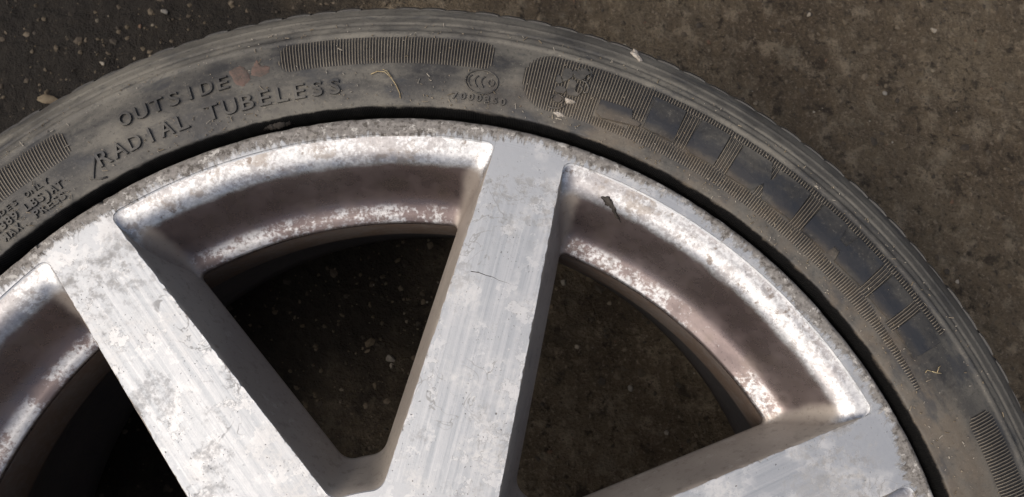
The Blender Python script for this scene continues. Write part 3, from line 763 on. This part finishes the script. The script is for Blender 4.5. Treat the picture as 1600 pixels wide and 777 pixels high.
# ------------------------------------------------------------------ gravel and stones in the soil
def stone_mesh(rad, rnd, flat=.6, sub=1):
    bm = bmesh.new(); bmesh.ops.create_icosphere(bm, subdivisions=sub, radius=1)
    sx, sy, sz = rad * rnd.uniform(.7, 1.3), rad * rnd.uniform(.7, 1.2), rad * flat
    ds = [(Vector((rnd.gauss(0, 1), rnd.gauss(0, 1), rnd.gauss(0, 1))).normalized(), rnd.uniform(.45, .85)) for _ in range(7)]
    V = []
    for v in bm.verts:                                  # facets: cut the ball by random planes
        p = v.co * rnd.uniform(.94, 1.06)
        for d, k in ds:
            t = p.dot(d)
            if t > k: p = p - d * (t - k)
        V.append((p.x * sx, p.y * sy, p.z * sz))
    bm.verts.index_update(); Fc = [tuple(v.index for v in f.verts) for f in bm.faces]; bm.free(); return V, Fc
rnd = random.Random(5); proto = [stone_mesh(1, rnd) for _ in range(16)]
V, Fc, T = [], [], []
pal = [(.10, .08, .055), (.13, .105, .075), (.16, .13, .095), (.075, .06, .045), (.22, .19, .145), (.15, .09, .06), (.05, .042, .035), (.36, .33, .28)]
wts = [22, 22, 14, 20, 4, 3, 18, .8]
for i in range(7500):
    x, y = rnd.uniform(-.42, .56), rnd.uniform(-.05, .52)
    R = .0006 + .0021 * rnd.random() ** 3.5
    z = float(ground_z(x, y)) + R * .1; pv, pf = proto[i % 16]; q = rnd.uniform(0, 6.28); c, s_ = math.cos(q) * R, math.sin(q) * R
    n0 = len(V); V += [(x + a * c - b * s_, y + a * s_ + b * c, z + d * R) for a, b, d in pv]; Fc += [tuple(n0 + k for k in f) for f in pf]
    T += [rnd.choices(pal, wts)[0]] * len(pv)
for i in range(1700):                                        # soil crumbs and clods
    x, y = rnd.uniform(-.42, .56), rnd.uniform(-.05, .52); R = .0014 + .0030 * rnd.random() ** 2.5
    z = float(ground_z(x, y)) - R * .12; pv, pf = stone_mesh(1, rnd, .5); q = rnd.uniform(0, 6.28); c, s_ = math.cos(q) * R, math.sin(q) * R
    n0 = len(V); V += [(x + a * c - b * s_, y + a * s_ + b * c, z + d * R) for a, b, d in pv]; Fc += [tuple(n0 + k for k in f) for f in pf]
    T += [rnd.choices(pal[:4] + pal[6:7], (5, 4, 2, 6, 4))[0]] * len(pv)
o = obj('gravel', V, Fc, M['tint'], None, False); tint(o, T); tag(o, 'fine brown grit and crumbs scattered over the soil', 'gravel', kind='stuff')
ST = [(-.205, .399, 2.9, 'grey', 'pale pebble on soil at the top left above the tyre'),
      (-.248, .358, 2.6, 'pale', 'small whitish pebble on dark soil left of the tyre edge'),
      (.381, .389, 2.6, 'pale', 'bright white pebble on soil in the top right corner'),
      (.142, .374, 2.2, 'pale', 'white pebble on soil just above the crumpled scrap'),
      (.169, .361, 2.8, 'red', 'rusty red pebble on soil beside the tyre shoulder'),
      (.102, .148, 2.6, 'pale', 'round pale pebble on soil seen through right wheel opening'),
      (.139, .119, 2.2, 'grey', 'greyish pebble deep in right wheel opening, below the pale one'),
      (.093, .194, 2.4, 'grey', 'greyish pebble near the top of the right wheel opening'),
      (.339, .338, 2.6, 'grey', 'grey stone on open soil to the right of the tyre'),
      (.285, .401, 2.0, 'pale', 'small pale pebble at the top edge right of centre'),
      (-.030, .140, 3.4, 'grey', 'dim stone on soil seen through left wheel opening'),
      (.003, .109, 2.4, 'pale', 'pale pebble low in the left wheel opening beside the middle spoke')]
for i, (x, y, R, m, lab) in enumerate(ST):
    V, Fc = stone_mesh(R * MM, rnd, .6, 2)
    tag(obj('pebble', V, Fc, M[m], None, False, loc=(x, y, float(ground_z(x, y)) + R * .35 * MM), rotz=rnd.uniform(0, 6)), lab, 'pebble', 'pebbles on the soil')
def leaf(x, y, L, w, rz, lab):
    V, Fc = [], []; n = 9
    for i in range(n):
        t = i / (n - 1); ww = w * math.sin(math.pi * (t * .92 + .05)) ** .7 * rnd.uniform(.8, 1.1)
        for s_ in (-1, 0, 1): V.append(((t - .5) * L, s_ * ww, (abs(s_) * .0012 + .0012 * math.sin(t * 4) + rnd.uniform(0, .0005))))
    for i in range(n - 1):
        for j in range(2): Fc.append((i * 3 + j, (i + 1) * 3 + j, (i + 1) * 3 + j + 1, i * 3 + j + 1))
    o = obj('leaf_scrap', V, Fc, M['leaf'], None, True, loc=(x, y, float(ground_z(x, y)) + .001), rotz=rz)
    md = o.modifiers.new('thick', 'SOLIDIFY'); md.thickness = .0004
    tag(o, lab, 'leaf')
leaf(-.284, .329, .016, .0035, -.1, 'dry brown leaf scrap on soil left of the tyre')
leaf(.336, .182, .014, .002, .2, 'thin dry leaf scrap on soil close to the right tyre edge')

S.render.engine = 'CYCLES'
S.render.resolution_x = 1024; S.render.resolution_y = 497
